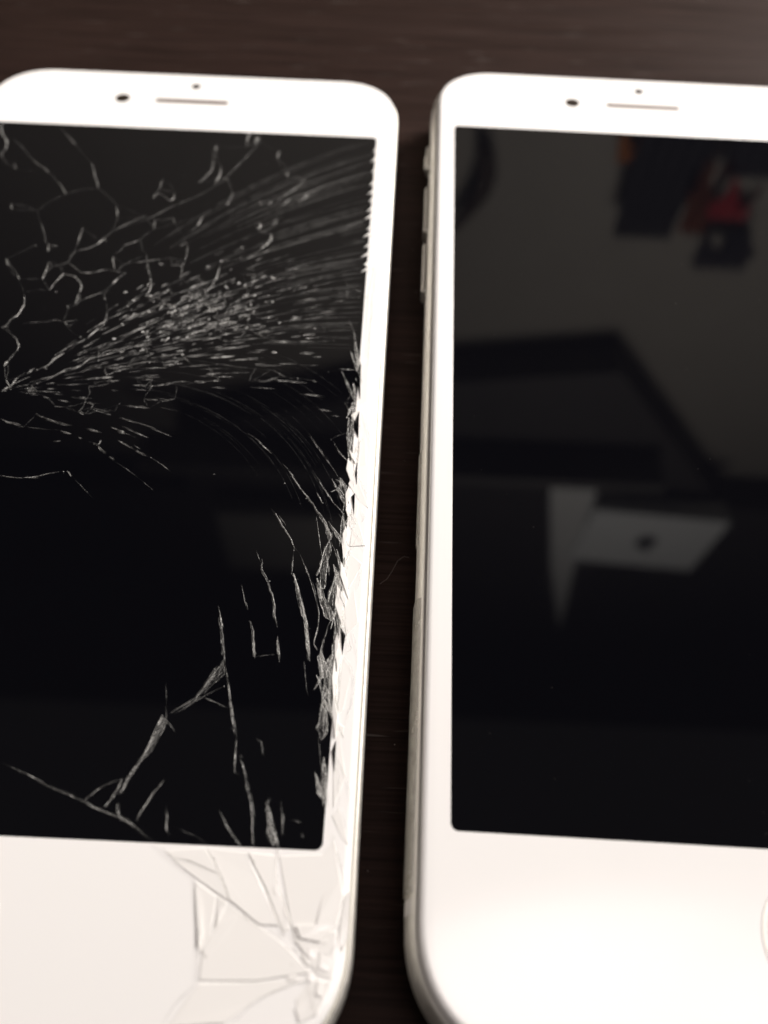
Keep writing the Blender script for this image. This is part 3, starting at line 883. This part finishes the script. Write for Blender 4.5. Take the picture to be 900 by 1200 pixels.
def ridge(pts, width, z, height, v, f, uvs, taper=True, rough=.35):
    """adds one fracture: a low three-sided splinter ridge along the line"""
    base = len(v)
    n = len(pts)
    acc = rnd.uniform(0, 900)
    slow = rnd.uniform(-rough, rough)
    ms = 0
    for i, p in enumerate(pts):
        a, b = pts[max(0, i - 1)], pts[min(n - 1, i + 1)]
        d = (b - a)
        if d.length < 1e-6:
            d = Vector((1, 0))
        d.normalize()
        nrm = Vector((-d.y, d.x))
        t = i / (n - 1)
        slow = .72 * slow + .5 * rnd.uniform(-rough, rough)
        ms = .7 * ms + .35 * rnd.uniform(-.8, .8)
        wd = width * .5 * max(.15, 1 + slow)
        if taper:
            wd *= .25 + .75 * min(1, 3.2 * min(t, 1 - t) + .12)
        if i:
            acc += (p - pts[i - 1]).length
        mid = p + nrm * wd * max(-.8, min(.8, ms))
        l, r = p - nrm * wd, p + nrm * wd
        v += [(l.x, l.y, z), (mid.x, mid.y, z + height * (.5 + rnd.random())), (r.x, r.y, z)]
        uvs += [(0, acc), (.5 * width * 2, acc), (width * 2, acc)]
    for i in range(n - 1):
        k = base + i * 3
        f += [(k, k + 3, k + 4, k + 1), (k + 1, k + 4, k + 5, k + 2)]

def part_of(ln, a, c, shift):
    n = len(ln)
    i0, i1 = int(a * (n - 1)), max(int(a * (n - 1)) + 2, int(c * (n - 1)))
    return [p + shift for p in ln[i0:i1 + 1]]

for wd, lv, pts in CRACKS_SCREEN:
    v, f, uvs = [], [], []
    upper = pts[0][1] > 2                 # the upper fractures are finer
    if upper:
        wd *= .75
    slot = []
    ln = smooth_line(pts, step=.4, jit=.012 + .03 * wd)
    ridge(ln, wd * .4, TOP + .004, .03 + .16 * wd, v, f, uvs, rough=.75)
    slot += [0] * (len(f) - len(slot))
    # strands: thin brighter fracture lines running inside the broad one
    for _ in range(int(2 + wd / .12)):
        a = rnd.uniform(0, .75)
        sh = Vector((rnd.gauss(0, .2), rnd.gauss(0, .2))) * wd
        sub = part_of(ln, a, min(1, a + rnd.uniform(.2, .8)), sh)
        if len(sub) > 2:
            ridge(sub, rnd.uniform(.025, .065), TOP + .008 + .04 * wd, .03, v, f, uvs, rough=.7)
    slot += [1] * (len(f) - len(slot))
    # glints: little upright flakes, also made whiter and more opaque to look lit
    for _ in range(int((wd * 4 + len(ln) * .3 * lv) * (.4 if upper else 1))):
        p = ln[rnd.randrange(len(ln))] + Vector((rnd.gauss(0, .3), rnd.gauss(0, .3))) * wd
        q = rnd.uniform(.03, .10) * (1 + wd)
        k = len(v)
        v += [(p.x + q * rnd.uniform(.4, 1.2), p.y + q * rnd.uniform(-.5, .5), TOP + .01), (p.x - q * rnd.uniform(.2, 1), p.y + q * rnd.random(), TOP + .01),
              (p.x - q * rnd.random() * .4, p.y - q * rnd.uniform(.4, 1.1), TOP + .01), (p.x, p.y, TOP + .02 + .6 * q)]
        t = rnd.uniform(0, 900)
        uvs += [(0, t), (.1, t), (.2, t), (.1, t + .1)]
        f += [(k, k + 1, k + 3), (k + 1, k + 2, k + 3), (k + 2, k, k + 3)]
    slot += [2] * (len(f) - len(slot))
    o = mesh('crack', v, f, crack_material(lv * .5), cglass, uvs=uvs)
    o.data.materials.append(crack_material(min(1, lv * 2.1)))
    o.data.materials.append(crack_material(min(1, lv * 2.2 + .15)))
    o.data.polygons.foreach_set('material_index', slot)

# hair-thin links: neighbouring fractures belong to one web
ends = []
for k, (wd, lv, pts) in enumerate(CRACKS_SCREEN):
    ends += [(k, Vector(pts[0])), (k, Vector(pts[-1]))]
lv_, lf_, lu_ = [], [], []
for i_, (k, p) in enumerate(ends):
    near_ = sorted(((p - q).length, j_) for j_, (k2, q) in enumerate(ends) if k2 != k)[:3]
    for dist, j_ in near_[:2]:
        if .4 < dist < 5.5 and p.y > -6 and (i_ < j_ or rnd.random() < .4):
            q = ends[j_][1]
            mid_ = (p + q) / 2 + Vector((-(q - p).y, (q - p).x)) * rnd.uniform(-.09, .09)
            ridge(smooth_line([p, mid_, q], step=.3, jit=.05), rnd.uniform(.05, .11), TOP + .003, .04, lv_, lf_, lu_, rough=.7)
wb = mesh('crack_web', lv_, lf_, crack_material(.13), cglass, uvs=lu_)
wb['kind'] = 'stuff'

for wd, lv, pts in CRACKS_BEZEL:
    v, f, uvs = [], [], []
    ridge(smooth_line(pts, jit=.05), wd * .75, TOP + .10, .03, v, f, uvs, rough=.5)
    ridge(smooth_line(pts, jit=.06), wd * .25, TOP + .11, .03, v, f, uvs, rough=.7)
    mesh('crack', v, f, crack_material(lv, True), cglass, uvs=uvs)

def shard(pts, name, tilt, zb=TOP + .01, th=.12, lean=None, flat=True):
    """a flat splinter of white glass, bevelled to the cut edge, lying slightly tilted"""
    c = sum((Vector(p) for p in pts), Vector((0, 0))) / len(pts)
    ar = sum(pts[i][0] * pts[(i + 1) % len(pts)][1] - pts[(i + 1) % len(pts)][0] * pts[i][1] for i in range(len(pts)))
    if ar < 0:
        pts = pts[::-1]
    tx, ty = rnd.gauss(0, tilt), rnd.gauss(0, tilt)
    if lean:
        tx, ty = tx + lean[0], ty + lean[1]
    n = len(pts)
    low, up = [], []
    size = max((Vector(p) - c).length for p in pts)
    ins = min(.07, size * .08)
    zs = [(Vector(p) - c).x * tx + (Vector(p) - c).y * ty for p in pts]
    lift = -min(zs)
    lift = min(lift, .12)
    cap = .03 if flat else .05
    zs = [max(-cap, min(cap, q)) for q in zs]
    for p, dz in zip(pts, zs):
        q = Vector(p)
        qi = q + (c - q).normalized() * ins
        low.append((q.x, q.y, TOP - .02))
        up.append((qi.x, qi.y, max(TOP + .006, zb + th + dz + (lift * .6 if not flat else 0))))
    o = mesh(name, low + up, [tuple(range(n, 2 * n))] + [(i, (i + 1) % n, n + (i + 1) % n, n + i) for i in range(n)], M_shard, cglass)
    o.data.materials.append(M_shard_edge)
    for i, p in enumerate(o.data.polygons):
        p.material_index = 0 if i == 0 else 1
    return o

for i, pts in enumerate(SHARDS):
    shard(pts, 'glass_shard', .02 if i < 12 else .02, th=.05 if i < 12 else .015)
for pts in SPLINTERS:
    shard(pts, 'glass_splinter', .01, zb=TOP + .0, th=.05)

# fine hackle: too many to count
IX, IY = -12.2, -2.6
def inside(x, y):
    return -SW + .3 < x < SW - .1 and -SH + .3 < y < SH - .1

def ray(th, k1, k2, r0, r1, n):
    out = []
    for i in range(n + 1):
        r = r0 + (r1 - r0) * i / n
        a = th - k1 * r - k2 * r * r
        x, y = IX + r * math.cos(a), IY + r * math.sin(a)
        if not inside(x, y):
            break
        out.append(Vector((x, y)))
    return out

def fine_set(name, level, gen, count):
    v, f, uvs = [], [], []
    for _ in range(count):
        ln, wd = gen()
        if len(ln) > 2:
            ridge(ln, wd, TOP + .002, .02, v, f, uvs, rough=.5)
    o = mesh(name, v, f, crack_material(level), cglass, uvs=uvs)
    o['kind'] = 'stuff'
    return o

def fan():
    th = math.radians(rnd.triangular(4, 62, 32))
    r0 = rnd.triangular(6, 46, 26)
    return ray(th, .0035, 0, r0, r0 + rnd.uniform(.8, 4), 7), rnd.uniform(.06, .2)
def core():
    th = math.radians(rnd.gauss(37, 9))
    r0 = rnd.gauss(27, 6)
    return ray(th, .0035, 0, r0, r0 + rnd.uniform(.4, 1.9), 5), rnd.uniform(.08, .4)
def near():
    th = math.radians(rnd.uniform(-20, 42))
    r0 = rnd.uniform(1, 20)
    return ray(th, .002, .0001, r0, r0 + rnd.uniform(.8, 3), 6), rnd.uniform(.05, .16)
def long_up():
    th = math.radians(rnd.uniform(25, 76))
    r0 = rnd.uniform(30, 50)
    return ray(th, .0055, 0, r0, r0 + rnd.uniform(8, 32), 26), rnd.uniform(.1, .5)
def arcs():
    th = math.radians(rnd.uniform(4, 36))
    r0 = rnd.uniform(14, 34)
    return ray(th, .0, .00035, r0, r0 + rnd.uniform(4, 16), 22), rnd.uniform(.04, .09)
def specks():
    x, y = rnd.gauss(4, 13), rnd.gauss(12, 18)
    if not inside(x, y):
        return [], 0
    a = rnd.uniform(0, 6.28)
    l = rnd.uniform(.08, .3)
    return [Vector((x + math.cos(a) * l * t, y + math.sin(a) * l * t)) for t in (0, .5, 1)], rnd.uniform(.06, .2)
def crumb():
    th = math.radians(rnd.gauss(36, 10))
    r = rnd.gauss(26, 7)
    x, y = IX + r * math.cos(th), IY + r * math.sin(th)
    if not inside(x, y):
        return [], 0
    a = th + rnd.gauss(0, .7)
    l = rnd.uniform(.15, .7)
    return [Vector((x + math.cos(a) * l * t + rnd.gauss(0, .08), y + math.sin(a) * l * t + rnd.gauss(0, .08))) for t in (0, .33, .66, 1)], rnd.uniform(.1, .4)

fine_set('hackle_fan', .25, fan, 210)
fine_set('hackle_fan', .6, fan, 60)
fine_set('hackle_core', .34, core, 130)
fine_set('hackle_crumb', .65, crumb, 90)
fine_set('hackle_near', .33, near, 60)
fine_set('hackle_streak', .06, long_up, 110)
fine_set('hackle_arc', .04, arcs, 38)
fine_set('glass_dust', .4, specks, 20)

# pearly chips: loosened pieces that lean towards the lamps
for pts in PEARL:
    shard(pts, 'glass_chip', .03, zb=TOP + .03, th=.03, lean=(-.05, -.02), flat=False)
def corner_chip(x, y, q, tilt):
    n = rnd.choice((4, 5, 6))
    a0 = rnd.uniform(0, 6.28)
    return shard([(x + q * rnd.uniform(.5, 1.3) * math.cos(a0 + 6.283 * i / n), y + .7 * q * rnd.uniform(.6, 1.2) * math.sin(a0 + 6.283 * i / n)) for i in range(n)],
                 'glass_chip', tilt, zb=TOP + .04, th=.03, flat=False)
for _ in range(9):
    t = rnd.random()
    corner_chip(27.5 + 3.6 * t + rnd.gauss(0, .6), -62 + 4.0 * t + rnd.gauss(0, .8), rnd.uniform(.2, .55), .07)
# bright splinters along the broken edge, leaning out over the display
for k in range(20):
    y = rnd.triangular(-44, 4, -22)
    wd_ = rnd.uniform(.18, .5)
    ln_ = rnd.uniform(.9, 2.6)
    x = 30.0 - rnd.uniform(-.3, .3) * (1 - abs(y + 22) / 40)
    a = math.radians(96 + rnd.gauss(0, 7))
    d_, n_ = Vector((math.cos(a), math.sin(a))), Vector((-math.sin(a), math.cos(a)))
    c_ = Vector((x, y))
    pp = [c_ - d_ * ln_, c_ - d_ * ln_ * rnd.uniform(-.2, .5) - n_ * wd_, c_ + d_ * ln_ * rnd.uniform(.5, 1), c_ + d_ * ln_ * rnd.uniform(-.3, .3) + n_ * wd_ * rnd.uniform(.2, 1)]
    shard([tuple(p) for p in pp], 'glass_splinter', .06, zb=TOP + .02, th=.04, flat=False)

# spots where the white paint came away with the glass
for pts in GAPS:
    n = len(pts)
    pts = pts if sum(pts[i][0] * pts[(i + 1) % n][1] - pts[(i + 1) % n][0] * pts[i][1] for i in range(n)) > 0 else pts[::-1]
    c = sum((Vector(p) for p in pts), Vector((0, 0))) / n
    top = [(p[0], p[1], TOP + .075) for p in pts]
    mesh('chipped_gap', top + [(p[0] * .9 + c.x * .1, p[1] * .9 + c.y * .1, TOP - .05) for p in pts],
         [tuple(range(n))] + [(n + i, n + (i + 1) % n, (i + 1) % n, i) for i in range(n)], M_screen, cglass)

# translucent flakes where the fracture runs into the screen edge
SLIVERS = []
for _ in range(34):
    y = rnd.uniform(-47, 6)
    x = 29.8 + rnd.gauss(0, .3)
    a = math.radians(90 + rnd.gauss(6, 13))
    ln_, hw_ = rnd.uniform(1.2, 3.4), rnd.uniform(.07, .26)
    d_, n_ = Vector((math.cos(a), math.sin(a))), Vector((-math.sin(a), math.cos(a)))
    c_ = Vector((x, y))
    pp = [c_ - d_ * ln_, c_ - d_ * ln_ * .3 - n_ * hw_, c_ + d_ * ln_ * .5 - n_ * hw_ * .7, c_ + d_ * ln_, c_ + d_ * ln_ * .1 + n_ * hw_]
    SLIVERS.append((.4, rnd.uniform(.35, .9), [tuple(p) for p in pp]))
for wd, lv, pts in FLAKES + SLIVERS:
    c = sum((Vector(p) for p in pts), Vector((0, 0))) / len(pts)
    v, f, uvs = [], [], []
    n = len(pts)
    t0 = rnd.uniform(0, 900)
    tx, ty = rnd.gauss(0, .05), rnd.gauss(0, .05)
    rim = []
    for i in range(n):                       # ragged rim
        a, q = Vector(pts[i]), Vector(pts[(i + 1) % n])
        for s in range(3):
            p = a + (q - a) * (s / 3)
            if s:
                p += Vector((rnd.gauss(0, .03), rnd.gauss(0, .03)))
            rim.append(p)
    v = [(p.x, p.y, TOP + .012) for p in rim] + [(c.x + rnd.gauss(0, .1), c.y + rnd.gauss(0, .3), TOP + .1)]
    uvs = [((p.x - c.x) * .5, t0 + (p.y - c.y) * .6) for p in rim] + [(0, t0)]
    m = len(rim)
    f = [(i, (i + 1) % m, m) for i in range(m)]
    slot = [0] * m
    ridge(rim + [rim[0]], .07, TOP + .014, .03, v, f, uvs, taper=False, rough=.7)
    ext = max((p - c).length for p in rim)
    for _ in range(14):
        a, q = rnd.choice(rim), rnd.choice(rim)
        if (a - q).length > .9 * ext:
            ridge(smooth_line([a, q], step=.3, jit=.05), rnd.uniform(.02, .06), TOP + .06, .03, v, f, uvs, rough=.7)
    slot += [1] * (len(f) - len(slot))
    o = mesh('glass_flake', v, f, crack_material(lv * .4), cglass, uvs=uvs)
    o.data.materials.append(crack_material(min(1, lv * 2.4)))
    o.data.polygons.foreach_set('material_index', slot)

# lint and specks on the intact display
v, f = [], []
for _ in range(90):
    x, y, r = rnd.uniform(-29, 29), rnd.uniform(-51, 51), rnd.uniform(.015, .05)
    k = len(v)
    v += [(x + r, y, TOP), (x - r * .5, y + r, TOP), (x - r * .6, y - r, TOP), (x, y, TOP + r)]
    f += [(k, k + 1, k + 3), (k + 1, k + 2, k + 3), (k + 2, k, k + 3)]
sp = mesh('screen_dust', v, f, mat('lint', (.35, .33, .3), .9), intact)
sp['kind'] = 'stuff'

# ------------------------------------------------------------------ small things on the table
def tube(name, pts, r, m, label=None, cat=None, kind=None):
    v, f = [], []
    n = len(pts)
    for i, p in enumerate(pts):
        p = Vector(p)
        d = (Vector(pts[min(n - 1, i + 1)]) - Vector(pts[max(0, i - 1)])).normalized()
        s = d.cross(Vector((0, 0, 1))).normalized()
        u = s.cross(d)
        for k in range(6):
            a = k * math.pi / 3
            v.append(p + (s * math.cos(a) + u * math.sin(a)) * r)
    for i in range(n - 1):
        for k in range(6):
            j = (k + 1) % 6
            f.append((i * 6 + k, i * 6 + j, i * 6 + 6 + j, i * 6 + 6 + k))
    return tag(mesh(name, v, f, m), label, cat, kind=kind)
M_hair = mat('pale_fibre', (.13, .115, .105), .5)
hx = [(33.8, -22.5), (34.6, -21.8), (35.2, -20.6), (35.7, -19.4), (36.4, -18.8), (37.0, -18.9)]
tube('hair', [(x, y, .12) for x, y in hx], .02, M_hair, 'fine pale hair lying on the dark table between the phones', 'hair')
v, f = [], []
for _ in range(260):
    x, y, r = rnd.uniform(-40, 110), rnd.uniform(-75, 120), rnd.uniform(.03, .1)
    b = len(v)
    v += [(x + r, y, .01), (x - r * .5, y + r, .01), (x - r * .6, y - r, .01), (x, y, .01 + r)]
    f += [(b, b + 1, b + 3), (b + 1, b + 2, b + 3), (b + 2, b, b + 3)]
tag(mesh('table_dust', v, f, mat('dust', (.22, .2, .18), .9)), 'tiny pale dust specks scattered on the dark table', kind='stuff')
